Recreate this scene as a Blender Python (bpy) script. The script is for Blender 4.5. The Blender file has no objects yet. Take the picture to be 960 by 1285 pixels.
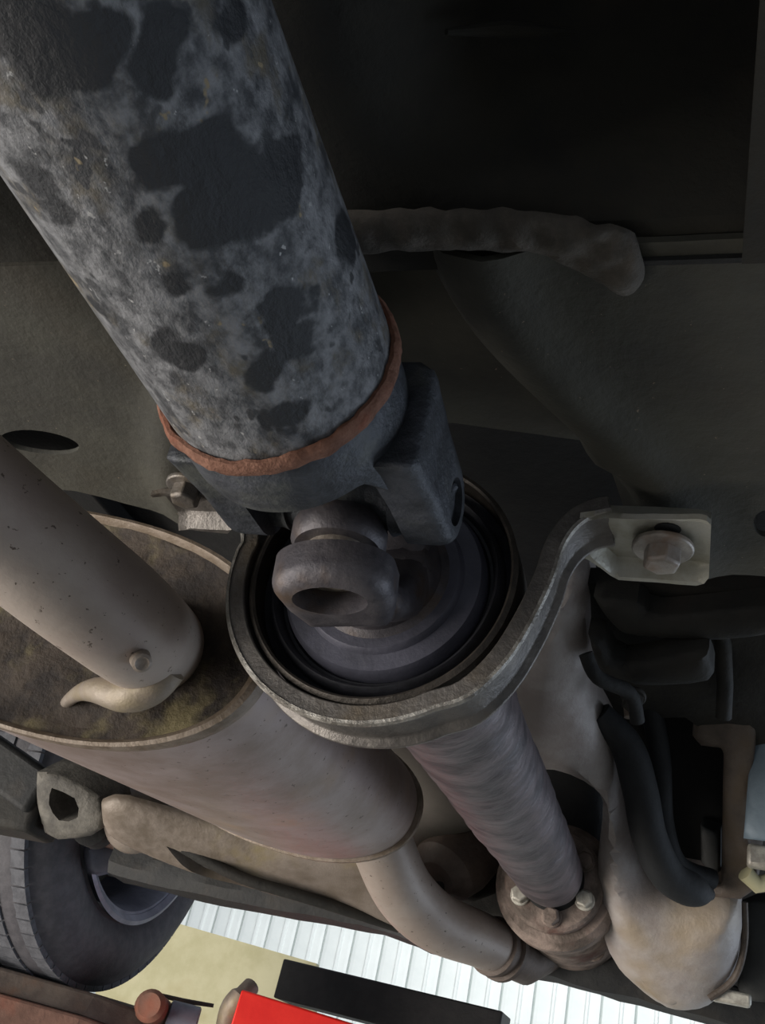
import bpy, bmesh, math, random
from mathutils import Vector, Matrix, noise
from mathutils.geometry import delaunay_2d_cdt
random.seed(7)
C = bpy.context.scene.collection
S = bpy.context.scene
# ------------------------------------------------------------------ camera
F = 1250.0                                   # focal length in pixels of the 960x1285 frame
A_ = Vector((380, -828, -1250)).normalized() # car axis seen from the camera
L_ = Vector((1, -.05, 0)); L_.z = -(L_.x*A_.x + L_.y*A_.y)/A_.z; L_.normalize()
U_ = L_.cross(A_)
R3 = Matrix((L_, A_, U_))                    # camera -> world (x = car right, y = car forward, z = up)
cam_d = bpy.data.cameras.new('camera'); cam = bpy.data.objects.new('camera', cam_d); C.objects.link(cam)
cam.matrix_world = R3.to_4x4()
cam_d.sensor_fit = 'VERTICAL'; cam_d.sensor_height = 24; cam_d.lens = 24*F/1285
cam_d.clip_start = .01; cam_d.clip_end = 100
S.camera = cam
# ------------------------------------------------------------------ world, lights, exposure
w = bpy.data.worlds.new('world'); S.world = w; w.use_nodes = True
w.node_tree.nodes['Background'].inputs[0].default_value = (.80, .88, 1, 1)
w.node_tree.nodes['Background'].inputs[1].default_value = .35
def area(name, loc, target, sx, sy, power, col):
    d = bpy.data.lights.new(name, 'AREA'); d.shape = 'RECTANGLE'; d.size = sx; d.size_y = sy; d.energy = power; d.color = col
    o = bpy.data.objects.new(name, d); C.objects.link(o); o.location = loc
    o.rotation_euler = (Vector(target)-Vector(loc)).to_track_quat('-Z', 'Y').to_euler(); return o
area('door_daylight', (-2.7, -1.3, -.6), (-.3, .6, .2), 2.2, 1.6, 84, (1, .95, .88))
area('side_window_daylight', (2.6, 2.2, -.2), (-.1, .9, .2), 1.6, 1.4, 24, (.72, .84, 1))
area('wall_fill', (-.2, 3.6, 2.4), (-.4, 6, .5), 4, .4, 92, (.97, 1, 1))  # unseen lamp added to brighten the white wall
area('low_left_fill', (-1.9, .1, -1.0), (-.9, 1.4, 0), 1.0, 1.0, 26, (1, .93, .86))  # unseen fill lamp added to lift the wheel and ramp corner
S.view_settings.view_transform = 'Standard'; S.view_settings.look = 'None'
S.view_settings.gamma = 1; S.view_settings.use_curve_mapping = False
S.view_settings.exposure = 0.22
# ------------------------------------------------------------------ helpers
def at(px, py, d): return R3 @ (Vector(((px-480)/F, -(py-642.5)/F, -1))*d)
def on(px, py, P, n):                        # point of the sight line on a world plane
    r = at(px, py, 1); n = Vector(n); return r*(Vector(P).dot(n)/r.dot(n))
def onz(px, py, z): return on(px, py, (0, 0, z), (0, 0, 1))
def ony(px, py, y): return on(px, py, (0, y, 0), (0, 1, 0))
def onx(px, py, x): return on(px, py, (x, 0, 0), (1, 0, 0))
def srgb(h):
    v = [int(h[i:i+2], 16)/255 for i in (0, 2, 4)]
    return tuple(((c+.055)/1.055)**2.4 if c > .04 else c/12.92 for c in v)+(1,)
def mat(name, c1, c2, scale=20, rough=.7, metal=0, bump=.15, bscale=None, spots=None, stretch=(1, 1, 1), c3=None, detail=6, emit=None, lo=.35, hi=.65):
    m = bpy.data.materials.new(name); m.use_nodes = True; t = m.node_tree; N = t.nodes; K = t.links
    b = N['Principled BSDF']; b.inputs['Roughness'].default_value = rough; b.inputs['Metallic'].default_value = metal
    tc = N.new('ShaderNodeTexCoord'); mp = N.new('ShaderNodeMapping'); mp.inputs['Scale'].default_value = stretch
    K.new(tc.outputs['Object'], mp.inputs[0]); vec = mp.outputs[0]
    def nz(s, d=detail):
        n = N.new('ShaderNodeTexNoise'); n.inputs['Scale'].default_value = s; n.inputs['Detail'].default_value = d
        n.inputs['Roughness'].default_value = .65; K.new(vec, n.inputs['Vector']); return n.outputs[0]
    def ramp(x, a, z):
        r = N.new('ShaderNodeMapRange'); r.interpolation_type = 'SMOOTHSTEP'; r.inputs[1].default_value = a; r.inputs[2].default_value = z
        K.new(x, r.inputs[0]); return r.outputs[0]
    def mix(f, a, b_):
        x = N.new('ShaderNodeMix'); x.data_type = 'RGBA'; K.new(f, x.inputs[0])
        for s, v in ((6, a), (7, b_)):
            if isinstance(v, tuple): x.inputs[s].default_value = v
            else: K.new(v, x.inputs[s])
        return x.outputs[2]
    col = mix(ramp(nz(scale), lo, hi), srgb(c1), srgb(c2))
    if c3: col = mix(ramp(nz(scale*.37, 4), .52, .70), col, srgb(c3))
    if spots:
        for (h, s, a) in spots: col = mix(ramp(nz(s, 3), a, a+.04), col, srgb(h))
    K.new(col, b.inputs['Base Color'])
    if bump:
        bp = N.new('ShaderNodeBump'); bp.inputs['Strength'].default_value = bump; bp.inputs['Distance'].default_value = .004
        K.new(nz(bscale or scale*4), bp.inputs['Height']); K.new(bp.outputs[0], b.inputs['Normal'])
    if emit:
        b.inputs['Emission Color'].default_value = srgb(emit[0]); b.inputs['Emission Strength'].default_value = emit[1]
    m['vec'] = 1
    return m
def obj(name, verts, faces, m, parent=None, smooth=True, sharp=35, bevel=0, seg=2):
    me = bpy.data.meshes.new(name); off = Vector(parent.get('world_loc', (0, 0, 0))) if parent else Vector((0, 0, 0))
    if parent is None and verts:
        off = sum((Vector(v) for v in verts), Vector())/len(verts)
    me.from_pydata([tuple(Vector(v)-off) for v in verts], [], faces)
    bm = bmesh.new(); bm.from_mesh(me); bmesh.ops.remove_doubles(bm, verts=bm.verts, dist=1e-6)
    bmesh.ops.recalc_face_normals(bm, faces=bm.faces); bm.to_mesh(me); bm.free()
    if smooth:
        me.polygons.foreach_set('use_smooth', [True]*len(me.polygons)); me.set_sharp_from_angle(angle=math.radians(sharp))
    me.materials.append(m)
    o = bpy.data.objects.new(name, me); C.objects.link(o)
    if parent: o.parent = parent; o['world_loc'] = tuple(off)
    else: o.location = off; o['world_loc'] = tuple(off)
    if bevel:
        b = o.modifiers.new('bevel', 'BEVEL'); b.width = bevel; b.segments = seg; b.limit_method = 'ANGLE'; b.angle_limit = math.radians(40)
    return o
def tag(o, label=None, cat=None, group=None, kind=None):
    if label: o['label'] = label
    if cat: o['category'] = cat
    if group: o['group'] = group
    if kind: o['kind'] = kind
    return o
def thing(name, loc, label, cat, group=None):
    o = bpy.data.objects.new(name, None); o.empty_display_size = .02; C.objects.link(o); o.location = loc
    o['world_loc'] = tuple(loc); return tag(o, label, cat, group)
def frames(pts):
    pts = [Vector(p) for p in pts]; T = []
    for i in range(len(pts)):
        a = pts[max(i-1, 0)]; b = pts[min(i+1, len(pts)-1)]; T.append((b-a).normalized())
    u = T[0].orthogonal().normalized(); fr = []
    for i, t in enumerate(T):
        u = (u-t*u.dot(t)).normalized(); fr.append((pts[i], t, u, t.cross(u)))
    return fr
def spline(pts, n=8):                          # Catmull-Rom through points (tuples of any length)
    P = [tuple(p) for p in pts]; P = [P[0]]+P+[P[-1]]; out = []
    for i in range(1, len(P)-2):
        for k in range(n):
            t = k/n; a, b, c, d = P[i-1:i+3]
            out.append(tuple(.5*((2*b[j])+(c[j]-a[j])*t+(2*a[j]-5*b[j]+4*c[j]-d[j])*t*t+(3*b[j]-a[j]-3*c[j]+d[j])*t**3) for j in range(len(b))))
    out.append(P[-2]); return out
def tube_g(pts, radii, n=28, cap=True, flat=1):
    fr = frames(pts); V = []; Fc = []
    for (p, t, u, v), r in zip(fr, radii):
        for k in range(n):
            a = 2*math.pi*k/n; V.append(p+u*math.cos(a)*r+v*math.sin(a)*r*flat)
    for i in range(len(fr)-1):
        for k in range(n): Fc.append((i*n+k, i*n+(k+1) % n, (i+1)*n+(k+1) % n, (i+1)*n+k))
    if cap: Fc.append(tuple(range(n))); Fc.append(tuple((len(fr)-1)*n+k for k in range(n)))
    return V, Fc
def tube(name, pts, r, m, parent=None, n=28, cap=True, **k):
    radii = r if isinstance(r, (list, tuple)) else [r]*len(pts)
    V, Fc = tube_g(pts, radii, n, cap); return obj(name, V, Fc, m, parent, **k)
def join_g(*gs):
    V = []; Fc = []
    for v, f in gs:
        o = len(V); V += list(v); Fc += [tuple(i+o for i in q) for q in f]
    return V, Fc
def lathe_g(c, axis, prof, n=64, close=False):  # prof: (distance along axis, radius)
    c = Vector(c); axis = Vector(axis).normalized(); u = axis.orthogonal().normalized(); v = axis.cross(u); V = []; Fc = []
    for (s, r) in prof:
        for k in range(n):
            a = 2*math.pi*k/n; V.append(c+axis*s+(u*math.cos(a)+v*math.sin(a))*r)
    m_ = len(prof)
    for i in range(m_ if close else m_-1):
        j = (i+1) % m_
        for k in range(n): Fc.append((i*n+k, i*n+(k+1) % n, j*n+(k+1) % n, j*n+k))
    if not close:
        Fc.append(tuple(range(n))); Fc.append(tuple((m_-1)*n+k for k in range(n)))
    return V, Fc
def lathe(name, c, axis, prof, m, parent=None, n=64, close=False, **k):
    V, Fc = lathe_g(c, axis, prof, n, close); return obj(name, V, Fc, m, parent, **k)
def box_g(c, h, ax=None):
    c = Vector(c); ax = ax or (Vector((1, 0, 0)), Vector((0, 1, 0)), Vector((0, 0, 1)))
    V = [c+ax[0]*h[0]*i+ax[1]*h[1]*j+ax[2]*h[2]*k for i in (-1, 1) for j in (-1, 1) for k in (-1, 1)]
    return V, [(0, 1, 3, 2), (4, 6, 7, 5), (0, 4, 5, 1), (2, 3, 7, 6), (0, 2, 6, 4), (1, 5, 7, 3)]
def box(name, c, h, m, parent=None, ax=None, bevel=.003, **k): return obj(name, *box_g(c, h, ax), m, parent, bevel=bevel, sharp=30, **k)
def inside(p, poly):
    x, y = p; c = False; n = len(poly)
    for i in range(n):
        x1, y1 = poly[i]; x2, y2 = poly[(i+1) % n]
        if (y1 > y) != (y2 > y) and x < (x2-x1)*(y-y1)/(y2-y1)+x1: c = not c
    return c
def segd(p, poly):
    best = 1e9; n = len(poly)
    for i in range(n):
        ax, ay = poly[i]; bx, by = poly[(i+1) % n]; dx, dy = bx-ax, by-ay; L2 = dx*dx+dy*dy or 1e-12
        t = max(0, min(1, ((p[0]-ax)*dx+(p[1]-ay)*dy)/L2)); q = (p[0]-ax-t*dx)**2+(p[1]-ay-t*dy)**2
        if q < best: best = q
    return math.sqrt(best)
def slab_g(outline, n, thick, bulge=0, bw=.03, step=.01, holes=(), disp=None):
    """solid plate: world points of a plane outline, front side towards n, rounded over bw, displaced by disp(point)."""
    n = Vector(n).normalized(); O = Vector(outline[0]); u = (n.cross(Vector((0, 0, 1))) if abs(n.z) < .9 else n.cross(Vector((0, 1, 0)))).normalized(); v = n.cross(u)
    to2 = lambda p: ((Vector(p)-O).dot(u), (Vector(p)-O).dot(v))
    def dens(poly):
        out = []
        for i in range(len(poly)):
            a = poly[i]; b = poly[(i+1) % len(poly)]; k = max(1, int(math.dist(a, b)/step+.5))
            out += [(a[0]+(b[0]-a[0])*j/k, a[1]+(b[1]-a[1])*j/k) for j in range(k)]
        return out
    P = dens([to2(p) for p in outline]); H = [dens([to2(p) for p in h]) for h in holes]
    pts = [Vector(p) for p in P]; edges = [(i, (i+1) % len(P)) for i in range(len(P))]
    for h in H:
        b = len(pts); pts += [Vector(p) for p in h]; edges += [(b+i, b+(i+1) % len(h)) for i in range(len(h))]
    if bulge:
        for poly in [P]:
            m0 = len(poly); ar = sum(poly[i][0]*poly[(i+1) % m0][1]-poly[(i+1) % m0][0]*poly[i][1] for i in range(m0)); sg = 1 if ar > 0 else -1
            for off in (.04, .15, .36):
                o_ = off*bw
                for i in range(m0):
                    a, b = poly[i-1], poly[(i+1) % m0]; tx, ty = b[0]-a[0], b[1]-a[1]; L2 = math.hypot(tx, ty) or 1
                    q = (poly[i][0]-ty/L2*o_*sg, poly[i][1]+tx/L2*o_*sg)
                    if inside(q, P) and segd(q, P) > o_*.85 and not any(inside(q, h) or segd(q, h) < step*.3 for h in H): pts.append(Vector(q))
    x0, x1 = min(p[0] for p in P), max(p[0] for p in P); y0, y1 = min(p[1] for p in P), max(p[1] for p in P)
    iy = 0; y = y0+step*.6
    while y < y1:
        x = x0+step*(.3+.5*(iy & 1))
        while x < x1:
            p = (x, y)
            if inside(p, P) and not any(inside(p, h) for h in H) and segd(p, P) > max(step*.45, .2*bw if bulge else 0) and all(segd(p, h) > step*.45 for h in H): pts.append(Vector(p))
            x += step
        y += step*.87; iy += 1
    vs, es, fs, ov, _, _ = delaunay_2d_cdt(pts, edges, [], 0, 1e-7)
    tri = []
    for f in fs:
        c = (sum(vs[i].x for i in f)/len(f), sum(vs[i].y for i in f)/len(f))
        if inside(c, P) and not any(inside(c, h) for h in H): tri.append(tuple(f))
    front = []; back = []
    for q in vs:
        d = segd((q.x, q.y), P) if bulge else 0
        h = bulge*math.sqrt(max(0, 1-(1-min(d/bw, 1))**2)) if bulge else 0
        w_ = O+u*q.x+v*q.y; e = n*0
        if disp: e = n*disp(w_)
        front.append(w_+n*h+e); back.append(w_-n*thick+e)
    k = len(vs); Fc = tri+[tuple(reversed([i+k for i in f])) for f in tri]
    ec = {}
    for f in tri:
        for i in range(len(f)):
            a, b = f[i], f[(i+1) % len(f)]; ec[(a, b)] = 1
    for (a, b) in list(ec):
        if (b, a) not in ec: Fc.append((b, a, a+k, b+k))
    return front+back, Fc
def slab(name, outline, n, thick, m, parent=None, bulge=0, bw=.03, step=.01, holes=(), disp=None, **k):
    V, Fc = slab_g(outline, n, thick, bulge, bw, step, holes, disp); return obj(name, V, Fc, m, parent, **k)
def pxs(pts, P, n): return [on(x, y, P, n) for x, y in pts]
def smooth_px(pts, n=3): return [p for p in spline(list(pts)+[pts[0]], n)][:-1]
def sweepprof_g(path, prof, side):             # path points, closed profile (a across path, b along side)
    side = Vector(side).normalized(); V = []; Fc = []; n = len(prof); P = [Vector(p) for p in path]
    for i, p in enumerate(P):
        t = (P[min(i+1, len(P)-1)]-P[max(i-1, 0)]).normalized(); a = t.cross(side).normalized()
        for (x, y) in prof: V.append(p+a*x+side*y)
    for i in range(len(P)-1):
        for k in range(n): Fc.append((i*n+k, i*n+(k+1) % n, (i+1)*n+(k+1) % n, (i+1)*n+k))
    Fc.append(tuple(range(n))); Fc.append(tuple((len(P)-1)*n+k for k in range(n)))
    return V, Fc
def fn(p, s): return noise.noise(Vector(p)*s)
def sstep(a, b, x):
    t = max(0, min(1, (x-a)/(b-a))); return t*t*(3-2*t)
# ------------------------------------------------------------------ materials
M = {}
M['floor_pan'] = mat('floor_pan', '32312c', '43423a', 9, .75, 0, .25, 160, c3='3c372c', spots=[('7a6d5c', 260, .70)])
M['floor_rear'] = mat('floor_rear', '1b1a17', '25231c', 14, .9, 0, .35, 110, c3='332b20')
M['rail'] = mat('rail', '2c2d2c', '383a39', 12, .6, 0, .2, 120)
M['sealant'] = mat('sealant', '403c36', '57514a', 60, .85, 0, .5, 200)
M['pipe'] = mat('pipe', '96897f', 'a3988f', 14, .5, .12, .12, 90, spots=[('5c5048', 190, .655)], c3='94867f', stretch=(1, 1, 1.4))
M['muffler'] = mat('muffler', '86776f', '9d908d', 16, .42, .2, .12, 60, spots=[('5f524b', 170, .66)], c3='9a8470')
M['endplate'] = mat('endplate', '251e1b', '433930', 45, .8, .05, .6, 90, c3='6e6446')
M['rim_seam'] = mat('rim_seam', '6a5c4c', '84776a', 60, .55, .2, .3)
M['shaft'] = mat('shaft', '34363a', '808184', 150, .55, .15, .5, 190, c3='5c564a', stretch=(1, .7, 1), lo=.32, hi=.68, detail=10, spots=[('3a3b3e', 60, .60), ('8a7c62', 110, .665), ('a2a2a2', 260, .67)])
M['shaft_far'] = mat('shaft_far', '464044', '6b6164', 26, .45, .25, .4, 60, stretch=(1, 2.2, 1), c3='675a5e')
M['weld'] = mat('weld', '64402f', '835c4a', 120, .8, .1, .5, 300, c3='7f4934')
M['yoke'] = mat('yoke', '303338', '484b52', 50, .5, .35, .4, 200, c3='5a5c58')
M['yoke_far'] = mat('yoke_far', '3e3b40', '565255', 60, .5, .35, .2, 160, c3='534439')
M['cap'] = mat('cap', '8a7f74', 'b8aea2', 90, .4, .5, .3)
M['opening_shade'] = mat('opening_shade', '070707', '0c0c0b', 50, .9, 0, .2)  # near-black that stands in for the shade inside openings and gaps
M['disc'] = mat('disc', '4c4c56', '5a5a66', 40, .45, .2, .15, 150)
M['rubber'] = mat('rubber', '1c1c20', '2c2c32', 50, .55, 0, .15)
M['holder'] = mat('holder', '3e3934', '544d46', 60, .5, .45, .3)
M['bracket'] = mat('bracket', '575350', '736e69', 40, .42, .5, .25, 220, c3='655a4c')
M['zinc'] = mat('zinc', '918d7c', 'aeaca4', 30, .4, .45, .2, 200, c3='85764a')
M['worn_lit_zinc'] = mat('worn_lit_zinc', '6b665f', 'a5a19a', 90, .35, .5, .3, 300)  # pale edge colour: wear plus a painted highlight
M['bolt'] = mat('bolt', '857e78', 'a8a29c', 60, .4, .3, .2, c3='8a7668')
M['bolt_pale'] = mat('bolt_pale', '9a948a', 'c2beb2', 80, .45, .3, .2)
M['shield'] = mat('shield', '6f6a62', '7f7972', 9, .5, .2, .1, 80)
M['shield_dirty'] = mat('shield_dirty', '6f6458', '8c8177', 22, .5, .2, .25, 90, c3='877a5c')
M['casting'] = mat('casting', '968c87', 'b2aca9', 12, .5, .1, .3, 100, c3='93836c')
M['brown'] = mat('brown', '4c4038', '63564d', 28, .6, .1, .3)
M['dirty'] = mat('dirty', '594e46', '8c7c72', 40, .75, .05, .5, 120, c3='5c3c34')
M['susp'] = mat('susp', '45423d', '6b675f', 30, .75, 0, .5, 100)
M['dark'] = mat('dark', '18191a', '262625', 30, .7, 0, .3, c3='2f2b26')
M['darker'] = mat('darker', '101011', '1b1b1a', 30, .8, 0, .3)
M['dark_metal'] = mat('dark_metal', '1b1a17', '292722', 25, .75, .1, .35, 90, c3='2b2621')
M['frame'] = mat('frame', '4c433c', '645950', 30, .65, .1, .35, c3='5f5142')
M['hose'] = mat('hose', '0d0f11', '16191c', 40, .75, 0, .2)
M['blue'] = mat('blue', '5a6974', '6c7b86', 20, .5, .1, .2)
M['tyre'] = mat('tyre', '403f43', '4f4d51', 60, .7, 0, .2, 200)
M['tread'] = mat('tread', '47484d', '595a5f', 70, .8, 0, .3)
M['wheel'] = mat('wheel', '6a6a76', '82828e', 20, .4, .3, .1)
M['brake'] = mat('brake', '33312b', '45423a', 40, .7, .2, .3)
M['ramp'] = mat('ramp', '7a5a4c', '956f5e', 20, .75, 0, .3, c3='a35f48')
M['rampgrey'] = mat('rampgrey', '5f524a', '7c6e62', 25, .75, 0, .3, c3='81624e')
M['board'] = mat('board', 'b3ae88', 'c4bf9c', 9, .7, 0, .15, c3='a3986c')
M['red'] = mat('red', 'f02a22', 'fb3428', 20, .45, 0, .1)
M['black_rail'] = mat('black_rail', '232323', '302e2e', 30, .6, .1, .2)
M['wall'] = mat('wall', 'dfe4e2', 'eaeeec', 3, .5, 0, .02)
M['seam'] = mat('seam', 'c2cbc9', 'd0d6d4', 5, .6, 0, .02)
M['concrete'] = mat('concrete', '77756f', '8b8983', 3, .9, 0, .3, 60)
# dark smooth patches on the near tube, at their own places on the paint
CX, CZ, RS = -.158, .2195, .0443
D1 = Vector((.015, 1, -.018)).normalized(); D2 = Vector((.035, 1, -.004)).normalized()
def ax1(y): return Vector((-.1577, .30, .2203))+D1*((y-.30)/D1.y)
def ax2(y): return Vector((-.158, .431, .2185))+D2*((y-.431)/D2.y)
def hit_shaft(px, py):
    r = at(px, py, 1); q = Vector((CX, CZ)); q.x, q.y = -.1605, .2236; a = r.x**2+r.z**2; b = -2*(r.x*q.x+r.z*q.y); c = q.x**2+q.y**2-RS*RS
    t = (-b-math.sqrt(max(0, b*b-4*a*c)))/(2*a); return r*t
def shaft_patches(m, patches, org):
    t = m.node_tree; N = t.nodes; K = t.links; b = N['Principled BSDF']
    tc = N.new('ShaderNodeTexCoord'); nt = N.new('ShaderNodeTexNoise'); nt.inputs['Scale'].default_value = 70; nt.inputs['Detail'].default_value = 4
    K.new(tc.outputs['Object'], nt.inputs['Vector'])
    sub = N.new('ShaderNodeVectorMath'); sub.operation = 'SUBTRACT'; K.new(nt.outputs['Color'], sub.inputs[0]); sub.inputs[1].default_value = (.5, .5, .5)
    sc = N.new('ShaderNodeVectorMath'); sc.operation = 'SCALE'; K.new(sub.outputs[0], sc.inputs[0]); sc.inputs['Scale'].default_value = .018
    ad = N.new('ShaderNodeVectorMath'); K.new(tc.outputs['Object'], ad.inputs[0]); K.new(sc.outputs[0], ad.inputs[1])
    last = None
    for (px, py, r) in patches:
        p = hit_shaft(px, py)-Vector(org)
        d = N.new('ShaderNodeVectorMath'); d.operation = 'DISTANCE'; K.new(ad.outputs[0], d.inputs[0]); d.inputs[1].default_value = tuple(p)
        s = N.new('ShaderNodeMath'); s.operation = 'SUBTRACT'; K.new(d.outputs['Value'], s.inputs[0]); s.inputs[1].default_value = r
        o = s.outputs[0]
        if last:
            mn = N.new('ShaderNodeMath'); mn.operation = 'MINIMUM'; K.new(last, mn.inputs[0]); K.new(o, mn.inputs[1]); o = mn.outputs[0]
        last = o
    r = N.new('ShaderNodeMapRange'); r.interpolation_type = 'SMOOTHSTEP'; K.new(last, r.inputs[0]); r.inputs[1].default_value = -.0012; r.inputs[2].default_value = .0016
    x = N.new('ShaderNodeMix'); x.data_type = 'RGBA'; K.new(r.outputs[0], x.inputs[0]); x.inputs[6].default_value = srgb('232529')
    src = b.inputs['Base Color'].links[0].from_socket; K.new(src, x.inputs[7]); K.new(x.outputs[2], b.inputs['Base Color'])
# ------------------------------------------------------------------ the setting: garage
def struct(o): o['kind'] = 'structure'; return o
gf = struct(box('floor', (-1, 2, -1.56), (6, 6, .05), M['concrete'], bevel=0))
wf = bpy.data.objects.new('wall_front', None); C.objects.link(wf); wf.location = (0, 6, -1.5); wf['world_loc'] = (0, 6, -1.5); struct(wf)
obj('wall_backing', *box_g((-1.5, 6.08, .5), (5.4, .03, 2.05)), M['seam'], wf)
pw = .18; pme = None
for i in range(56):
    x = -6.4+pw*i
    if pme is None:
        prof = [(0, 0), (.020, -.004), (.085, -.004), (.092, -.016), (.104, -.016), (.111, -.004), (pw-.030, -.004), (pw-.014, 0), (pw-.014, .02), (0, .02)]
        V = [Vector((x+a, 6.03+b, z)) for z in (-1.5, 2.5) for a, b in prof]; n = len(prof)
        Fc = [(k, (k+1) % n, n+(k+1) % n, n+k) for k in range(n)]+[tuple(range(n)), tuple(range(n, 2*n))]
        o = obj('panel', V, Fc, M['wall'], wf, smooth=False); pme = o.data; x_first = x
    else:
        o = bpy.data.objects.new('panel', pme); C.objects.link(o); o.parent = wf; o.location = (x-x_first, 0, 0)
# ------------------------------------------------------------------ underside of the car body
ZP = .280
body = thing('car_underbody', (-.2, .4, .30), 'dark grey dirty sheet metal underside of car above the drive shaft', 'car body')
def arch(p):
    hw = .022+.075*sstep(.27, .47, p.y); d = abs(p.x-CX+.004); h = .085*sstep(hw+.035, hw-.012, d)
    q = onz(738, 583, ZP); h -= .008*math.exp(-((p.x-q.x)**2+(p.y-q.y)**2)/.011**2)
    h -= .007*math.exp(-((d-hw-.052)/.014)**2)
    return -h+.0006*fn(p, 40)
edge_l = [onz(95, 616, ZP), onz(300, 668, ZP)]; edge_r = [onz(740, 708, ZP), onz(880, 717, ZP), onz(1000, 726, ZP)]
y_l = edge_l[0].y
outl = [Vector((-1.0, .262, ZP)), Vector((.75, .262, ZP)), Vector((.75, edge_r[-1].y+.01, ZP))]+edge_r[::-1]+[Vector((-.16, .485, ZP))]+edge_l[::-1]+[Vector((-1.0, y_l-.03, ZP))]
def ell(cx, cy, a, b, rot=0, n=24, z=ZP):
    pts = []
    for k in range(n):
        t = 2*math.pi*k/n; x = a*math.cos(t); y = b*math.sin(t); pts.append(onz(cx+x*math.cos(rot)-y*math.sin(rot), cy+x*math.sin(rot)+y*math.cos(rot), z))
    return pts
slab('cross_member', outl, (0, 0, -1), .003, M['floor_pan'], body, step=.008, holes=[ell(50, 555, 50, 14, .12), ell(962, 657, 17, 17)], disp=arch)
V, Fc = sweepprof_g([Vector((-1.0, y_l-.02, ZP+.02)), edge_l[0]+Vector((0, -.004, .02)), edge_l[1]+Vector((0, -.004, .02))], [(-.02, 0), (.02, 0), (.02, .004), (-.02, .004)], (0, 1, 0))
def rear(p):
    s = sstep(-.125, -.045, p.x)*sstep(.258, .20, p.y)
    return -(.075*s)+.0015*fn(p, 30)
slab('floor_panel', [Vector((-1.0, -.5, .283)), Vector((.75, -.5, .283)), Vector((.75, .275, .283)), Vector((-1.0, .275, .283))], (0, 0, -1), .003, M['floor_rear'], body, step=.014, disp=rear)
sb = smooth_px([(420, 266), (520, 262), (640, 262), (715, 272), (785, 286), (806, 318), (808, 348), (790, 367), (765, 358), (728, 334), (688, 318), (600, 308), (500, 312), (420, 316)], 3)
slab('sealant_bead', pxs(sb, (0, 0, .279), (0, 0, 1)), (0, 0, -1), .001, M['sealant'], body, bulge=.005, bw=.012, step=.0028, disp=lambda p: .003*(.5+fn(p, 130))*sstep(-.19, -.07, p.x))
xr = onz(952, 250, .275).x
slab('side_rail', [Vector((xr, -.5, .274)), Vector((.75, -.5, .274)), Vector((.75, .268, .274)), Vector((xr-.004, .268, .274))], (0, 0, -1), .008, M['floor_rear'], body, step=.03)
box('dark_backing', (-.12, .37, .385), (.90, .105, .01), M['darker'], body, bevel=0)  # dark plates added to block light so holes and arch stay black
box('dark_backing', (-.62, .40, .315), (.35, .055, .004), M['darker'], body, bevel=0)
box('dark_backing', (.38, .40, .315), (.36, .10, .004), M['darker'], body, bevel=0)
sl = onz(800, 326, .2795).y
box('seam_fold', (-.008, sl, .2785), (.032, .0012, .001), M['darker'], body, bevel=0)
box('front_floor_panel', (.10, 1.35, .47), (.72, .9, .01), M['darker'], body)
box('front_floor_panel', (-.87, .755, .44), (.30, .305, .01), M['opening_shade'], body)  # near-black colour paints the shade seen through the gap above the silencer
box('sill_panel', (-1.18, .70, .36), (.01, .40, .10), M['darker'], body)
box('tunnel_bulkhead', (-.15, 2.2, .40), (1.0, .02, .10), M['dark'], body)
# upper beads on the rear floor
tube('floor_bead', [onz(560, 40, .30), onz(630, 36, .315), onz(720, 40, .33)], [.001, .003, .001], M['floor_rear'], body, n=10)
# ------------------------------------------------------------------ dark chassis bracket, right of the shaft
cb = thing('chassis_bracket', (.02, .62, .36), 'dark pressed steel bracket in shadow below the bracket ear at right', 'bracket')
Pn = (at(840, 800, .86)); nn = (0, -.35, -.94)
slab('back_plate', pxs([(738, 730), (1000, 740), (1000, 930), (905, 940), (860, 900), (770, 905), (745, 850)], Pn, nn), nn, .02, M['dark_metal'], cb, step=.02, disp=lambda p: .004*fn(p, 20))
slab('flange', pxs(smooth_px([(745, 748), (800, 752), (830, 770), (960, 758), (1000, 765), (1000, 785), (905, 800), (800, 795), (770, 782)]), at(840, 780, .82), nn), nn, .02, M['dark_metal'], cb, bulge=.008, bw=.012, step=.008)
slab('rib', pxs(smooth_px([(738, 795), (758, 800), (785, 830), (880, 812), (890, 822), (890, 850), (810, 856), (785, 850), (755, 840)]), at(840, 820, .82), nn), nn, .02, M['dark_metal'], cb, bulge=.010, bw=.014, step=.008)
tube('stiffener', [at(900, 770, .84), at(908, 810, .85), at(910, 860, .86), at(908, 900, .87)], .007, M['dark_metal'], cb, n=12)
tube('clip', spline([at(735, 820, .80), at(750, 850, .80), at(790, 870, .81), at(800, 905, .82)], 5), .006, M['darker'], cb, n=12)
# ------------------------------------------------------------------ near propeller shaft
ps = thing('propeller_shaft', (CX, .10, CZ), 'large mottled grey black drive shaft tube coming from upper left, with rusty weld ring', 'drive shaft')
org = Vector(ps['world_loc'])
shaft_patches(M['shaft'], [(300, 245, .014), (275, 260, .012), (345, 225, .012), (265, 190, .010), (205, 205, .008), (235, 200, .009), (220, 346, .0055), (355, 380, .009), (370, 425, .0095), (330, 460, .008), (230, 440, .009), (365, 515, .007), (335, 525, .005), (50, 50, .012), (100, 60, .010), (205, 40, .008), (200, 70, .007), (20, 30, .012), (430, 295, .009), (45, 225, .006), (70, 260, .006), (290, 25, .006), (185, 282, .005), (280, 355, .004), (128, 385, .005)], org)
YW = .262
prof = [(-.45, .0443), (-.20, .0443), (-.10, .0443), (0, .0443)]
lathe('tube', ax1(YW), D1, prof, M['shaft'], ps, n=96)
V, Fc = [], []; nn_ = 120; mm = 10
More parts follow.
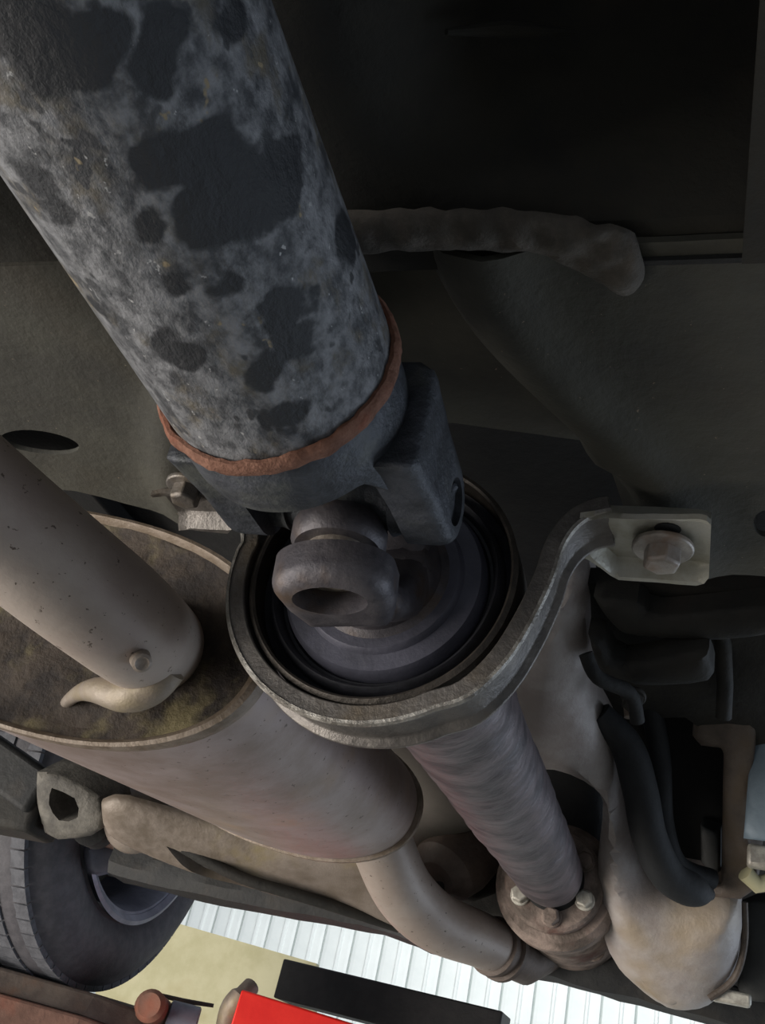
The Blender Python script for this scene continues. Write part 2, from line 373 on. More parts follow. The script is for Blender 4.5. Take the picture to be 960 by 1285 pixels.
for k in range(nn_):
    a = 2*math.pi*k/nn_
    rr = .0453+.0009*noise.noise(Vector((math.cos(a)*5, math.sin(a)*5, 3))); w_ = .0040+.0010*noise.noise(Vector((math.cos(a)*9, math.sin(a)*9, 0)))
    for j in range(mm):
        b = 2*math.pi*j/mm; r = rr+.0022*math.cos(b)+.0005*noise.noise(Vector((math.cos(a)*25, math.sin(a)*25, j)))
        V.append(Vector((ax1(YW).x+math.cos(a)*r, YW+math.sin(b)*w_+.0012*noise.noise(Vector((math.cos(a)*3, math.sin(a)*3, 7))), ax1(YW).z+math.sin(a)*r)))
for k in range(nn_):
    for j in range(mm): Fc.append((k*mm+j, k*mm+(j+1) % mm, ((k+1) % nn_)*mm+(j+1) % mm, ((k+1) % nn_)*mm+j))
obj('weld_bead', V, Fc, M['weld'], ps)
YJ = .353                                        # joint centre along the shaft
# yoke: collar that closes and rises to two lugs left and right
V, Fc = [], []; n = 96
def ytip(a):                                     # how far the collar reaches forward at angle a
    s = abs(math.cos(a)); return .293+.026*sstep(.72, .97, s)
rings = [(0, .0435, 1), (.15, .0448, 1), (.7, .0448, 1), (.93, .0438, 1), (1, .0412, 1), (1.0, .037, 1), (.8, .034, 1), (.3, .030, 1)]
for (t, r, _) in rings:
    for k in range(n):
        a = 2*math.pi*k/n; y = YW+.002+(ytip(a)-YW-.002)*t; V.append(Vector((CX+math.cos(a)*r, y, CZ+math.sin(a)*r)))
for i in range(len(rings)-1):
    for k in range(n): Fc.append((i*n+k, i*n+(k+1) % n, (i+1)*n+(k+1) % n, (i+1)*n+k))
Fc.append(tuple((len(rings)-1)*n+k for k in range(n)))
obj('yoke_collar', V, Fc, M['yoke'], ps)
def ear_g(axis, side, cy, r0, r1, hole, wroot, wtip, yroot, fwd=1, rin=.030, rout=.047, ys=1, bl=(.007, .0045)):
    """lug of a fork: axis = unit radial direction, side = tangential; outline in (tangential, y), solid between radii."""
    out = []
    for k in range(25):
        a = math.pi*k/24; out.append((wtip*math.cos(a), cy+fwd*ys*wtip*math.sin(a)))
    out += [(-wtip-.15*(wroot-wtip), cy+(yroot-cy)*.4), (-wroot, yroot), (wroot, yroot), (wtip+.15*(wroot-wtip), cy+(yroot-cy)*.4)]
    n = len(out); hl = [(hole*math.cos(2*math.pi*k/24), cy+hole*ys*math.sin(2*math.pi*k/24)) for k in range(24)]
    c0 = Vector((CX, 0, CZ)); P3 = lambda q, r: c0+axis*r+side*q[0]+Vector((0, q[1], 0))
    V, Fc = slab_g([P3(q, rout) for q in out], axis, rout-rin, bl[0], bl[1], .0028, holes=[[P3(q, rout) for q in hl]])
    return V, Fc
X, Zv = Vector((1, 0, 0)), Vector((0, 0, 1))
for s in (1, -1):
    V, Fc = ear_g(X*s, Zv, .347, 0, 0, .0105, .025, .0190, .286, rin=.033, rout=.0455)
    o = obj('lug', V, Fc, M['yoke'], ps, sharp=50)
# ------------------------------------------------------------------ joint cross
ang = math.radians(6)
dz = Vector((math.sin(ang), 0, -math.cos(ang))); dx = Vector((math.cos(ang), 0, math.sin(ang)))
J = Vector((CX, YJ, CZ))
uj = thing('universal_joint_cross', J, 'dark four-armed joint cross between the two forked yokes', 'universal joint')
lathe('hub', J, (0, 1, 0), [(-.012, .010), (-.009, .017), (.009, .017), (.012, .010)], M['yoke'], uj, n=32)
lathe('bearing_boss', J, dz, [(.008, .014), (.010, .019), (.014, .021), (.021, .021), (.024, .019)], M['yoke_far'], uj, n=40)
for d_ in (X, -X, dz, -dz):
    lathe('bearing_cap', J, d_, [(.012, .011), (.024, .011), (.024, .0135), (.028, .0145 if abs(d_.x) < .5 else .012), (.0375 if abs(d_.x) < .5 else .0505, .0145 if abs(d_.x) < .5 else .0112), (.038 if abs(d_.x) < .5 else .0510, .010), (.036 if abs(d_.x) < .5 else .0495, .008), (.0365 if abs(d_.x) < .5 else .0495, .004)], M['cap'] if abs(d_.x) < .5 else M['yoke'], uj, n=32)
# ------------------------------------------------------------------ far shaft with its yoke, flinger, tube, end flange
fs = thing('intermediate_shaft', (CX, .60, CZ), 'slimmer purplish grey wavy drive shaft running forward from the bearing ring to bolted flange', 'drive shaft')
for s in (1, -1):
    V, Fc = ear_g(dz*s, dx, YJ, 0, 0, .0165, .0200, .0265, .384, fwd=-1, rin=.030, rout=.0400, ys=.74, bl=(.009, .0095))
    obj('lug', V, Fc, M['yoke_far'], fs, sharp=50)
# fork body between the lugs and the neck
c0 = Vector((CX, 0, CZ)); g = []
for s in (1, -1):
    d_ = dz*s
    pts = [c0+d_*.036+Vector((0, .366, 0)), c0+d_*.033+Vector((0, .384, 0)), c0+d_*.022+Vector((0, .400, 0)), c0+d_*.006+Vector((0, .412, 0))]
    V = []; Fc = []; n = 20
    W = [(.0215, .0070), (.0245, .010), (.027, .013), (.028, .014)]
    for i, p in enumerate(pts):
        t = (pts[min(i+1, 3)]-pts[max(i-1, 0)]).normalized(); q = t.cross(dx).normalized()
        for k in range(n):
            a = 2*math.pi*k/n; ca, sa = math.cos(a), math.sin(a)
            V.append(p+dx*W[i][0]*math.copysign(abs(ca)**.6, ca)+q*W[i][1]*math.copysign(abs(sa)**.6, sa))
    for i in range(3):
        for k in range(n): Fc.append((i*n+k, i*n+(k+1) % n, (i+1)*n+(k+1) % n, (i+1)*n+k))
    Fc += [tuple(range(n)), tuple(3*n+k for k in range(n))]; g.append((V, Fc))
obj('fork_body', *join_g(*g), M['yoke_far'], fs, sharp=50)
lathe('neck', (CX, 0, CZ), (0, 1, 0), [(.398, .016), (.402, .026), (.409, .030), (.416, .0315), (.4185, .036)], M['yoke_far'], fs)
lathe('dust_shield', (CX, 0, CZ), (0, 1, 0), [(.4180, .020), (.4180, .0400), (.4195, .0412), (.4215, .0420), (.4220, .0500), (.426, .0522), (.440, .0522)], M['disc'], fs, n=96)
n_ = 60; pr = []
for k in range(n_+1):
    t = k/n_; pr.append((.024+t*(1.005-.455), .0415-.0095*t+.0002*math.sin(k*2.1)))
V, Fc = lathe_g(ax2(.431), D2, pr, 80)
V = [v+(v-ax2(v.y)).normalized()*(.0013*noise.noise(Vector((v.x*30+v.y*22, v.y*58, v.z*45)))+.0011*noise.noise(Vector((v.x*70, v.y*100, v.z*70)))) for v in V]
obj('tube', V, Fc, M['shaft_far'], fs)
lathe('end_yoke', ax2(0), D2, [(1.000, .026), (1.010, .031), (1.02, .026), (1.03, .032)], M['darker'], fs)
lathe('end_flange', ax2(0), D2, [(1.028, .034), (1.030, .046), (1.034, .049), (1.044, .049), (1.046, .046)], M['dirty'], fs)
def bolt_g(c, axis, r, h, washer=1.5):
    c = Vector(c); V, Fc = lathe_g(c, axis, [(0, r*washer), (h*.25, r*washer), (h*.28, r*1.0)], 24)
    V2, F2 = lathe_g(c+Vector(axis).normalized()*h*.2, axis, [(0, r), (h*.7, r), (h*.8, r*.85)], 6)
    return join_g((V, Fc), (V2, F2))
for a in (215, 335, 275, 35, 155):
    p = ax2(1.029)+.036*Vector((math.cos(math.radians(a)), 0, math.sin(math.radians(a))))
    o = obj('flange_bolt', *bolt_g(p, (0, -1, 0), .0085, .014, 1.15), M['bolt_pale'] if a in (215, 335) else M['dirty'], fs, bevel=.0008)
# ------------------------------------------------------------------ centre bearing
YB = .431
cbr = thing('center_bearing', (CX, YB, CZ), 'round black rubber bearing in steel ring around the shaft joint', 'bearing')
lathe('rubber_boot', (CX, 0, CZ), (0, 1, 0), [(.436, .0500), (.430, .0535), (.430, .0550), (.4245, .0562), (.4225, .0580), (.4245, .0600), (.431, .0612), (.432, .0628), (.430, .0655), (.450, .0655), (.450, .0500)], M['rubber'], cbr, n=96, close=True)
lathe('holder_ring', (CX, 0, CZ), (0, 1, 0), [(.420, .0668), (.4165, .0656), (.4155, .0668), (.417, .069), (.452, .069), (.452, .0655), (.440, .0650)], M['holder'], cbr, n=96, close=True)
# bracket strap
br = thing('bearing_support_bracket', (CX, YB, CZ-.08), 'curved grey steel strap bracket cradling the bearing ring, with bolted ear at right', 'bracket')
RO = .0745
path = []
lpts = [(-.283, .274), (-.262, .274), (-.247, .266), (-.238, .248)]
path += [Vector((x, 0, z)) for x, z in lpts]
for a in range(170, 305, 6):
    path.append(Vector((CX+RO*math.cos(math.radians(a)), 0, CZ+RO*math.sin(math.radians(a)))))
path += [Vector((x, 0, z)) for x, z in [(-.105, .163), (-.092, .180), (-.083, .202), (-.077, .224), (-.0745, .240), (-.069, .253), (-.060, .262), (-.050, .2655)]]
path = [Vector((p[0], YB, p[1])) for p in spline([(p.x, p.z) for p in path], 4)]
ti, hw, lp = .0045, .0175, .0065
prof = [(-.004, -hw), (ti, -hw), (ti+.0012, -hw+.0035), (ti-.0030, -hw+.007), (ti-.0035, 0), (ti-.0030, hw-.007), (ti+.0012, hw-.0035), (ti, hw), (-.004, hw)]
prof = [(-a, b) for a, b in prof]
V, Fc = sweepprof_g(path, prof, (0, 1, 0)); obj('strap', V, Fc, M['bracket'], br, bevel=.0007)
V, Fc = sweepprof_g(path, [(-ti+.0006, -hw-.0008), (-ti-.0010, -hw-.0006), (-ti-.0018, -hw+.0010), (-ti-.0010, -hw+.0020), (-ti+.0006, -hw+.001)], (0, 1, 0)); obj('worn_lit_edge', V, Fc, M['worn_lit_zinc'], br)  # bright strip added along the corner for its wear and its lit highlight
# ear: recessed plate with raised borders
ez = .264
def ear_plate(xa, xb, ya, yb, mirror=False):
    lo_ = (lambda x: 0) if mirror else (lambda x: .006*sstep(-.050, -.067, x))
    hi_ = (lambda x: 0) if mirror else (lambda x: .023*sstep(-.046, -.067, x))
    def dsp(p):
        e = min(p.y-ya-lo_(p.x), yb-hi_(p.x)-p.y); xx = (xb-p.x) if not mirror else (p.x-xa)
        lipd = .0085*sstep(.010, .003, e); return lipd+.0015*sstep(.006, .0, xx)+.0003*fn(p, 90)
    c = .006
    o = [Vector((xa, ya+lo_(xa), ez)), Vector((xb-(0 if mirror else c*.3), ya, ez)), Vector((xb, ya+(c*.4), ez)), Vector((xb, yb-c, ez)), Vector((xb-c, yb, ez))]
    if mirror: o.append(Vector((xa, yb-.003, ez)))
    else:
        for x in (-.048, -.052, -.057, -.062, xa): o.append(Vector((x, yb-hi_(x), ez)))
        o += [Vector((x, ya+lo_(x), ez)) for x in (-.062, -.056)]
    return slab_g(o, (0, 0, -1), .003, 0, .03, .0025, disp=dsp)
obj('ear', *ear_plate(-.067, -.003, .409, .474), M['zinc'], br)
obj('ear', *ear_plate(-.298, -.262, .409, .450, True), M['bracket'], br)
pb = onz(832, 684, .262)
b1 = tag(obj('bolt', *bolt_g(pb, (0, 0, -1), .0095, .013, 1.6), M['bolt'], bevel=.001), 'pale hex bolt with washer in the right ear of the strap bracket', 'bolt', 'bolts of the strap bracket')
hs = ell(838, 664, 17, 7, .1, 16, .2635); slab('slot', hs, (0, 0, -1), .0005, M['opening_shade'], br, step=.002)
pb = onz(238, 608, .262)
tag(obj('bolt', *bolt_g(pb, (0, 0, -1), .0085, .012, 1.5), M['bracket'], bevel=.001), 'small dull bolt in the left ear beside the shaft weld ring', 'bolt', 'bolts of the strap bracket')
# ------------------------------------------------------------------ exhaust
ex = thing('exhaust_silencer', (-.38, .5, .14), 'long oval pinkish grey exhaust silencer with recessed dirty end at left', 'exhaust')
def sect(c, a, b, rot, ydir, n=72, e=.72):
    P = []
    for k in range(n):
        t = 2*math.pi*k/n; x = a*math.copysign(abs(math.cos(t))**e, math.cos(t)); z = b*math.copysign(abs(math.sin(t))**e, math.sin(t))
        P.append(Vector((c[0]+x*math.cos(rot)-z*math.sin(rot), c[1], c[2]+x*math.sin(rot)+z*math.cos(rot))))
    return P
def loft(secs):
    n = len(secs[0]); V = [p for s in secs for p in s]; Fc = []
    for i in range(len(secs)-1):
        for k in range(n): Fc.append((i*n+k, i*n+(k+1) % n, (i+1)*n+(k+1) % n, (i+1)*n+k))
    return V, Fc+[tuple(range(n)), tuple((len(secs)-1)*n+k for k in range(n))]
N0 = Vector((-.388, .492, .211)); N1 = Vector((-.360, .850, .228)); a0, b0 = .150, .0735; a1, b1_ = .125, .062
def msec(t, k=1, dy=0, e=.88):
    c = N0.lerp(N1, t); c.y += dy; return sect(c, (a0+(a1-a0)*t)*k-(1-k)*0, (b0+(b1_-b0)*t)*k, -.14, None, e=e)
V, Fc = loft([msec(0), msec(.04), msec(.25), msec(.5), msec(.75), msec(.97), msec(1.0, .985)]); obj('body', V, Fc[:-2]+[Fc[-1]], M['muffler'], ex)
obj('seam', *loft([msec(1.0, .985), msec(1.004, 1.02), msec(1.018, 1.02), msec(1.022, .98), msec(1.03, .86), msec(1.034, .6)]), M['rim_seam'], ex)
# rolled rim and dished end plate
V, Fc = [], []
secs = [msec(-.012, .955, 0), msec(-.020, .985, 0), msec(-.018, 1.012, 0), msec(-.004, 1.02, 0), msec(.012, 1.01, 0), msec(.012, .93)]
n = 72; V = [p for s in secs for p in s]
for i in range(len(secs)):
    j = (i+1) % len(secs)
    for k in range(n): Fc.append((i*n+k, i*n+(k+1) % n, j*n+(k+1) % n, j*n+k))
obj('rim', V, Fc, M['rim_seam'], ex)
secs = [msec(-.004, k, 0) for k in (.97, .93)]+[msec(.004, k) for k in (.86, .75, .6, .45, .3, .15, .05)]
V, Fc = loft(secs); V = [v+Vector((0, .003*noise.noise(v*35)+.002*noise.noise(v*90), 0)) for v in V]
obj('end_plate', V, Fc[:-2]+[Fc[-1]], M['endplate'], ex)
pp = [at(-260, 440, .40), at(-120, 555, .425), at(0, 655, .455), at(80, 720, .475), at(135, 763, .497), at(168, 790, .525), at(188, 806, .570), at(200, 812, .64)]
pp = [Vector(p) for p in spline(pp, 6)]
pp_back = [pp[0]+(pp[0]-pp[6])*k for k in (7, 4, 2, 1)]
ip = tube('inlet_pipe', pp_back+pp, [.0292]*4+[.0292+.0012*sstep(30, 45, i) for i in range(len(pp))], M['pipe'], ex, n=48)
q = at(178, 832, .482); ax_ = (at(178, 832, .47)-at(165, 800, .50)).normalized()
lathe('stub', q, ax_, [(-.012, .0055), (.0, .005), (.001, .0035), (.0, .002)], M['shield_dirty'], ip, n=24)
hp = [Vector(p) for p in spline([at(212, 838, .535), at(190, 862, .535), at(158, 872, .54), at(120, 866, .555), at(95, 872, .58), at(80, 890, .60), at(76, 915, .60)], 5)]
tube('hanger_rod', hp, [.010-.006*sstep(8, 22, i) for i in range(len(hp))], M['shield_dirty'], ex, n=16)
op = [at(455, 1000, .93), at(478, 1055, .955), at(505, 1115, .98), at(545, 1155, 1.0), at(600, 1178, 1.03), at(625, 1190, 1.05)]
op = [Vector(p) for p in spline(op, 6)]
otp = tube('outlet_pipe', op, [.030-.004*sstep(12, 30, i) for i in range(len(op))], M['pipe'], ex, n=40)
e0, e1 = op[-2], op[-1]; dd = (e1-e0).normalized()
lathe('pipe_clamp', e1, dd, [(-.012, .0265), (-.010, .030), (-.004, .030), (-.002, .0275), (.004, .0275), (.006, .031), (.012, .031), (.014, .026)], M['brown'], otp, n=40)
tube('front_pipe', [e1, e1+dd*.05, at(700, 1185, 1.12)], [.024, .024, .022], M['brown'], ex, n=24)
# heat shields
n1 = Vector((.15, -.45, -.88)); P1 = at(330, 1080, 1.03)
hsd = thing('heat_shield', P1, 'pale dirty long heat shield strip with dark slot, under the silencer', 'heat shield')
hole = smooth_px([(214, 1050), (245, 1062), (290, 1082), (325, 1108), (285, 1100), (245, 1085)], 3)
slab('shield_panel', pxs(smooth_px([(128, 1005), (160, 1000), (260, 1030), (400, 1060), (520, 1060), (520, 1165), (450, 1145), (385, 1128), (320, 1112), (240, 1090), (170, 1062), (135, 1040)], 3), P1, n1), n1, .004, M['shield_dirty'], hsd, bulge=.012, bw=.03, step=.009, holes=[pxs(hole, P1, n1)], disp=lambda p: .004*fn(p, 14))
tube('edge_rail', [Vector(p) for p in spline([at(215, 1055, 1.03), at(300, 1100, 1.02), at(390, 1128, 1.02), at(500, 1163, 1.04)], 6)], .006, M['dark_metal'], hsd, n=12)
n2 = Vector((0, -.45, -.89)); P2 = at(560, 980, 1.02)
tag(slab('heat_shield', pxs(smooth_px([(430, 880), (590, 880), (650, 1000), (630, 1025), (590, 1040), (545, 1060), (500, 1090), (430, 1010)], 3), P2, n2), n2, .004, M['shield'], bulge=.02, bw=.05, step=.012), 'smooth grey heat shield sheet between silencer and slim shaft', 'heat shield')
cc0 = at(600, 1045, 1.10); cc1 = at(550, 1100, 1.04)
cd = (cc1-cc0).normalized(); cl_ = (cc1-cc0).length
tag(lathe('catalytic_converter', cc0, cd, [(-.03, .02), (-.015, .036), (0, .042), (cl_*.6, .042), (cl_*.9, .036), (cl_+.004, .02)], M['brown'], n=40), 'brown rounded converter can behind the outlet pipe, left of flange', 'exhaust')
tag(obj('exhaust_bracket', *join_g(tube_g([at(545, 1105, 1.04), at(590, 1115, 1.08), at(640, 1100, 1.12)], [.012, .014, .012], 14), box_g(at(600, 1125, 1.12), (.05, .01, .018))), M['dark_metal'], bevel=.002), 'dark brown bracket between outlet pipe and flange casting', 'bracket')
# ------------------------------------------------------------------ gearbox casing
P3_ = at(840, 1180, 1.0); n3 = Vector((0, -.52, -.855)).normalized()
gb = thing('gearbox_casing', P3_, 'large pale stained cast casing with long neck at lower right', 'gearbox')
go = smooth_px([(600, 905), (640, 820), (680, 735), (735, 712), (742, 850), (764, 912), (777, 980), (790, 1040), (812, 1088), (845, 1112), (890, 1118), (926, 1128), (930, 1180), (918, 1225), (885, 1249), (835, 1246), (790, 1215), (764, 1183), (750, 1130), (750, 1080), (757, 1005), (742, 975), (700, 955), (640, 950)], 3)
slab('body', pxs(go, P3_, n3), n3, .045, M['casting'], gb, bulge=.042, bw=.055, step=.008, disp=lambda p: .002*fn(p, 25))
slab('lip', pxs(smooth_px([(795, 1215), (835, 1238), (862, 1248), (842, 1260), (815, 1245)], 3), at(830, 1240, .985), n3), n3, .03, M['casting'], gb, bulge=.005, bw=.008, step=.005)
tube('flange_seam', [Vector(p) for p in spline([at(934, 1132, .97), at(934, 1185, .965), at(921, 1228, .965), at(890, 1253, .965)], 6)], .0035, M['frame'], gb, n=10)
lathe('output_housing', ax2(0), D2, [(1.046, .040), (1.048, .056), (1.055, .062), (1.07, .062), (1.075, .056), (1.20, .056)], M['dirty'], gb, n=48)
for (x, y, d) in ((652, 1172, 1.06), (745, 1192, 1.06), (716, 1178, 1.07)):
    obj('casing_bolt', *bolt_g(at(x, y, d), (0, -1, 0), .010, .016, 1.2), M['dirty'], gb, bevel=.001)
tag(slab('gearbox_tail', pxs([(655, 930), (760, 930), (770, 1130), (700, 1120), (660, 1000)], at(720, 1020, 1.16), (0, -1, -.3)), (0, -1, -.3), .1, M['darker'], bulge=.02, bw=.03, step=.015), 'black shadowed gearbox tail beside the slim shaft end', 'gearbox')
# right hand group
fr_ = thing('casting_surround', at(920, 1000, .93), 'brown grey upright casting frame around dark opening at right', 'frame')
P4 = at(900, 1000, .93); n4 = Vector((-.15, -.7, -.7)).normalized()
slab('upright', pxs([(872, 862), (945, 862), (950, 905), (938, 1050), (952, 1075), (948, 1115), (930, 1128), (885, 1122), (838, 1108), (905, 1108), (908, 945), (905, 938), (880, 935), (869, 922)], P4, n4), n4, .03, M['frame'], fr_, bulge=.006, bw=.008, step=.007, disp=lambda p: .002*fn(p, 30))
slab('shade_plate', pxs([(780, 880), (930, 880), (925, 1115), (800, 1115)], at(860, 1000, .985), n4), n4, .01, M['opening_shade'], fr_, step=.02)  # black plate put in for the shade inside the opening
slab('inner_web', pxs([(879, 1035), (903, 1045), (903, 1108), (893, 1107), (880, 1080)], at(890, 1080, .97), n4), n4, .02, M['rail'], fr_, bulge=.004, bw=.006, step=.006)
for pts in ([(832, 935), (838, 975), (843, 1030)], [(852, 940), (860, 1000), (866, 1045)]):
    tube('ridge', [at(x, y, 1.0) for x, y in pts], [.0015, .003, .0015], M['dark_metal'], fr_, n=8)
hz = [Vector(p) for p in spline([at(752, 895, .90), at(786, 935, .90), at(803, 990, .90), at(815, 1050, .90), at(838, 1098, .905), at(872, 1118, .915), at(890, 1122, .93)], 6)]
tag(tube('rubber_hose', hz, [.012+.004*sstep(0, 10, i)-.010*sstep(28, 36, i) for i in range(len(hz))], M['hose'], n=24), 'black thick curved hose along the neck of the pale casing', 'hose', 'black hoses beside the pale casing')
hz = [Vector(p) for p in spline([at(815, 880, .93), at(828, 950, .93), at(832, 1030, .93), at(850, 1085, .93), at(893, 1104, .94)], 6)]
tag(tube('rubber_hose', hz, .010, M['hose'], n=20), 'black hose just inside the opening, right of the thicker hose', 'hose', 'black hoses beside the pale casing')
bt = thing('bracket_stud', at(797, 880, .86), 'small dull stud and nut above the black hoses', 'bolt')
obj('stud', *tube_g([at(790, 872, .87), at(792, 900, .86)], [.006, .006], 12), M['frame'], bt)
obj('nut', *bolt_g(at(795, 872, .85), (0, -.4, -.9), .009, .014, 1.2), M['dark_metal'], bt, bevel=.001)
P5 = at(950, 1000, .90); n5 = Vector((-.2, -.9, -.3)).normalized()
tag(slab('side_cover', pxs([(945, 895), (1010, 890), (1010, 1062), (933, 1052)], P5, n5), n5, .01, M['blue'], bulge=.003, bw=.005, step=.01), 'smooth blue grey cover at right edge beside the brown frame', 'cover')
el = thing('electrical_connector', at(950, 1080, .92), 'small white plug and tan cable end at right edge, under blue cover', 'connector')
box('plug', at(955, 1076, .91), (.012, .008, .010), M['bolt_pale'], el); tube('cable', [at(935, 1095, .92), at(950, 1110, .92), at(975, 1105, .92)], .008, M['board'], el, n=12)
tag(slab('engine_block', pxs([(930, 1130), (1010, 1130), (1010, 1262), (930, 1255), (925, 1235), (936, 1190)], at(950, 1200, 1.0), n5), n5, .10, M['rail'], bulge=.004, bw=.008, step=.012), 'dark blue grey engine side at right edge below the blue cover', 'engine')
tag(box('plastic_clip', at(918, 1252, .97), (.018, .008, .006), M['bolt_pale'], bevel=.003), 'pale clip at the lower right tip of the pale casing', 'clip')
# ------------------------------------------------------------------ cross beam that closes the view above the white wall
cm = thing('subframe_beam', at(560, 1190, 1.2), 'long dark grimy subframe beam running across above the white wall', 'beam')
bp_ = [(150, 1082, 1.34), (250, 1105, 1.30), (370, 1128, 1.26), (480, 1148, 1.23), (560, 1174, 1.18), (700, 1207, 1.12), (830, 1240, 1.09), (960, 1275, 1.07), (1020, 1290, 1.06)]
P = spline([tuple(at(*p)) for p in bp_], 5); W = .020
prof = [(-W, -.02), (-W*.3, -.028), (W*.8, -.026), (W, -.018), (W, .03), (-W, .03)]
V, Fc = sweepprof_g(P, prof, (0, 1, 0)); V = [v+Vector((0, 0, .0025*noise.noise(v*25)+.0015*noise.noise(v*70))) for v in V]
obj('beam', V, Fc, M['dark'], cm)
tube('brake_line', [Vector(p)+Vector((0, -.035, .012+.003*math.sin(i))) for i, p in enumerate(P[3:26])], .0045, M['dark_metal'], cm, n=10)
# ------------------------------------------------------------------ wheel
wx = -.80; WC = Vector((wx, 1.39, .323))
wh = thing('wheel_assembly', (wx-.09, 1.39, .04), 'black car tyre with grey steel rim hanging at lower left', 'wheel')
R0, R1 = .262, .288
prof = [(.0, .187), (-.004, .19), (.006, .205), (.010, .225), (.006, .245), (-.004, .262), (-.018, .276), (-.030, .284), (-.05, .287), (-.10, .289), (-.15, .287), (-.172, .276), (-.185, .255), (-.19, .225), (-.18, .187)]
lathe('tyre', WC, X, prof, M['tyre'], wh, n=128, close=True)
g = []
nb = 72
for k in range(nb):
    a = 2*math.pi*k/nb
    for xo, wd in ((-.038, .018), (-.082, .020), (-.128, .020), (-.160, .008)):
        a2 = a+(.02 if xo in (-.082,) else 0); ra = Vector((0, math.cos(a2), math.sin(a2))); ta = Vector((0, -math.sin(a2), math.cos(a2)))
        rr = .2862 if xo in (-.082, -.128) else .2815
        g.append(box_g(WC+X*xo+ra*rr, (wd, .0112, .004), (X, ta, ra)))
tr = obj('tread_blocks', *join_g(*g), M['tread'], wh, smooth=False)
tr['kind'] = 'stuff'
lathe('rim', WC, X, [(.006, .186), (.010, .190), (.012, .184), (.006, .176), (-.01, .172), (-.06, .165), (-.12, .160), (-.12, .155), (-.06, .160), (-.01, .166), (.004, .172)], M['wheel'], wh, n=96, close=True)
lathe('wheel_disc', WC, X, [(-.10, .162), (-.095, .12), (-.12, .08), (-.12, .02)], M['brake'], wh, n=64)
lathe('brake_disc', WC, X, [(-.05, .05), (-.045, .13), (-.035, .13), (-.03, .05)], M['brake'], wh, n=64)
cal = smooth_px([(106, 1052), (170, 1055), (182, 1072), (150, 1090), (118, 1096), (106, 1078)], 3)
kn = thing('steering_knuckle', onx(140, 1070, -.77), 'grey cast hub bracket inside the wheel rim', 'bracket')
slab('bracket_body', pxs(cal, onx(140, 1070, -.77), (.6, -.8, 0)), (.6, -.8, 0), .04, M['wheel'], kn, bulge=.01, bw=.02, step=.01)
tube('arm', [Vector(p) for p in spline([at(100, 1045, 1.36), at(150, 1056, 1.36), at(200, 1078, 1.36), at(240, 1095, 1.34)], 4)], .012, M['dirty'], kn, n=14)
# suspension bits above the wheel
su = thing('suspension_arm', at(80, 1000, 1.1), 'grimy suspension arm and box bracket above the wheel, left of the heat shield', 'suspension')
box('arm', at(10, 965, 1.13), (.085, .05, .024), M['dark'], su, ax=(Vector((.93, .1, -.34)).normalized(), Vector((0, 1, 0)), Vector((.34, 0, .93)).normalized()), bevel=.006)
slab('box_bracket', pxs(smooth_px([(48, 968), (80, 972), (125, 1000), (128, 1040), (95, 1052), (55, 1045)], 2), at(90, 1010, 1.05), (0, -.8, -.6)), (0, -.8, -.6), .05, M['susp'], su, bulge=.008, bw=.02, step=.01, disp=lambda p: .003*fn(p, 22), holes=[pxs(smooth_px([(72, 985), (100, 998), (104, 1022), (80, 1026), (68, 1005)], 2), at(90, 1010, 1.05), (0, -.8, -.6))])
box('mount', at(18, 1010, 1.10), (.05, .03, .03), M['dark_metal'], su, bevel=.008)
lathe('bush', at(118, 1040, 1.10), (.3, -.9, -.1), [(-.02, .02), (.02, .02), (.022, .012)], M['darker'], su, n=24)
lathe('dome', at(165, 1035, 1.08), (.2, -.8, -.5), [(-.03, .034), (.0, .032), (.012, .024), (.018, .01)], M['shield_dirty'], su, n=32)
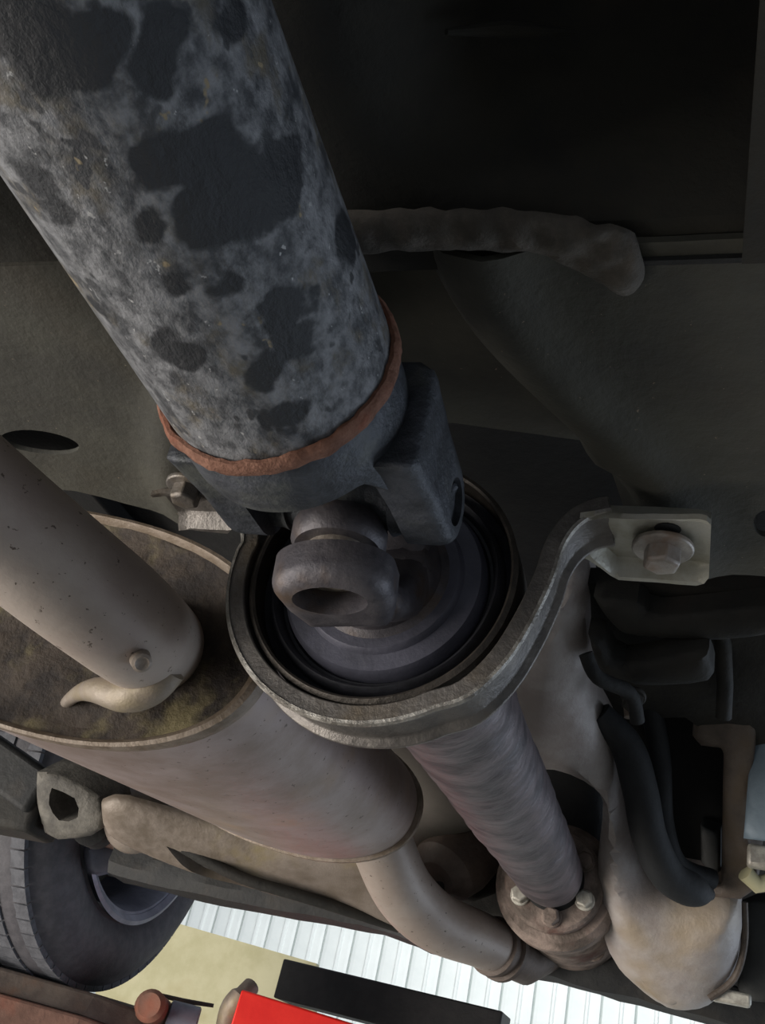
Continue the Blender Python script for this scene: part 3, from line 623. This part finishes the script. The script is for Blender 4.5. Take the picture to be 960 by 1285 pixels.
# ------------------------------------------------------------------ lift below the wheel
ra_ = thing('lift_ramp', (-.95, 1.3, .0), 'brown orange dirty lift ramp under the tyre at bottom left', 'lift ramp')
tA = [at(-250, 1145, 1.30), at(0, 1213, 1.34), at(120, 1247, 1.37), at(200, 1278, 1.40)]
V, Fc = sweepprof_g(tA, [(0, 0), (-.030, -.01), (-.030, .40), (0, .40)], (0, 1, 0)); obj('ramp_lip', V, Fc, M['rampgrey'], ra_, smooth=False, bevel=.004)
tB = [p+Vector((0, .0, -.030)) for p in tA]; V, Fc = sweepprof_g(tB, [(0, -.02), (-.20, -.02), (-.20, .40), (0, .40)], (0, 1, 0)); obj('ramp_beam', V, Fc, M['ramp'], ra_, smooth=False, bevel=.004)
PB = at(280, 1200, 2.2)
tag(slab('backing_board', pxs([(120, 1140), (200, 1152), (397, 1209), (393, 1300), (120, 1300)], PB, (0, -1, 0)), (0, -1, 0), .02, M['board'], step=.04), 'pale olive board standing beyond the tyre, in front of white wall', 'board')
tag(box('steel_rail', (at(360, 1232, 1.9)+at(632, 1300, 1.75))/2, ((at(360, 1232, 1.9)-at(632, 1300, 1.75)).length/2, .05, .034), M['black_rail'], ax=((at(632, 1300, 1.75)-at(360, 1232, 1.9)).normalized(), Vector((0, 1, 0)), (at(632, 1300, 1.75)-at(360, 1232, 1.9)).normalized().cross(Vector((0, 1, 0))))), 'black straight rail behind the red arm, across the white wall', 'rail')
rA = at(322, 1249, 1.40); rB = at(520, 1310, 1.40); rd = (rB-rA).normalized()
la = thing('lift_beam', rA, 'bright red lift arm end at the bottom edge', 'lift arm')
up = rd.cross(Vector((0, 1, 0))).normalized(); up = up if up.z > 0 else -up
box('arm', (rA+rB)/2-up*.05, ((rB-rA).length/2, .06, .05), M['red'], la, ax=(rd, Vector((0, 1, 0)), up), bevel=.003)
lathe('rivet', at(322, 1270, 1.37), (0, -1, 0), [(0, .004), (.008, .003)], M['dark'], la, n=12)
tag(lathe('lift_pin', at(190, 1264, 1.40), (.2, -.95, .1), [(-.05, .022), (.01, .022), (.016, .016)], M['ramp'], n=24), 'round orange brown pin beside the ramp end', 'pin')
tag(lathe('lift_roller', at(228, 1285, 1.42), (.9, .4, .0), [(-.022, .024), (-.020, .027), (.020, .027), (.022, .024)], M['wheel'], n=32), 'grey roller at bottom edge right of the orange pin', 'roller')
tag(tube('air_hose', [Vector(p) for p in spline([at(284, 1300, 1.42), at(290, 1268, 1.42), at(302, 1252, 1.42), at(315, 1238, 1.44)], 5)], [.017]*11+[.013]*5, M['shield_dirty'], n=16), 'short grey hose end standing left of the red arm', 'hose')
tag(tube('lift_cable', [at(185, 1245, 1.6), at(230, 1256, 1.6), at(268, 1262, 1.6)], [.003, .004, .003], M['frame'], n=10), 'thin dark rod lying along the foot of the olive board', 'rod')
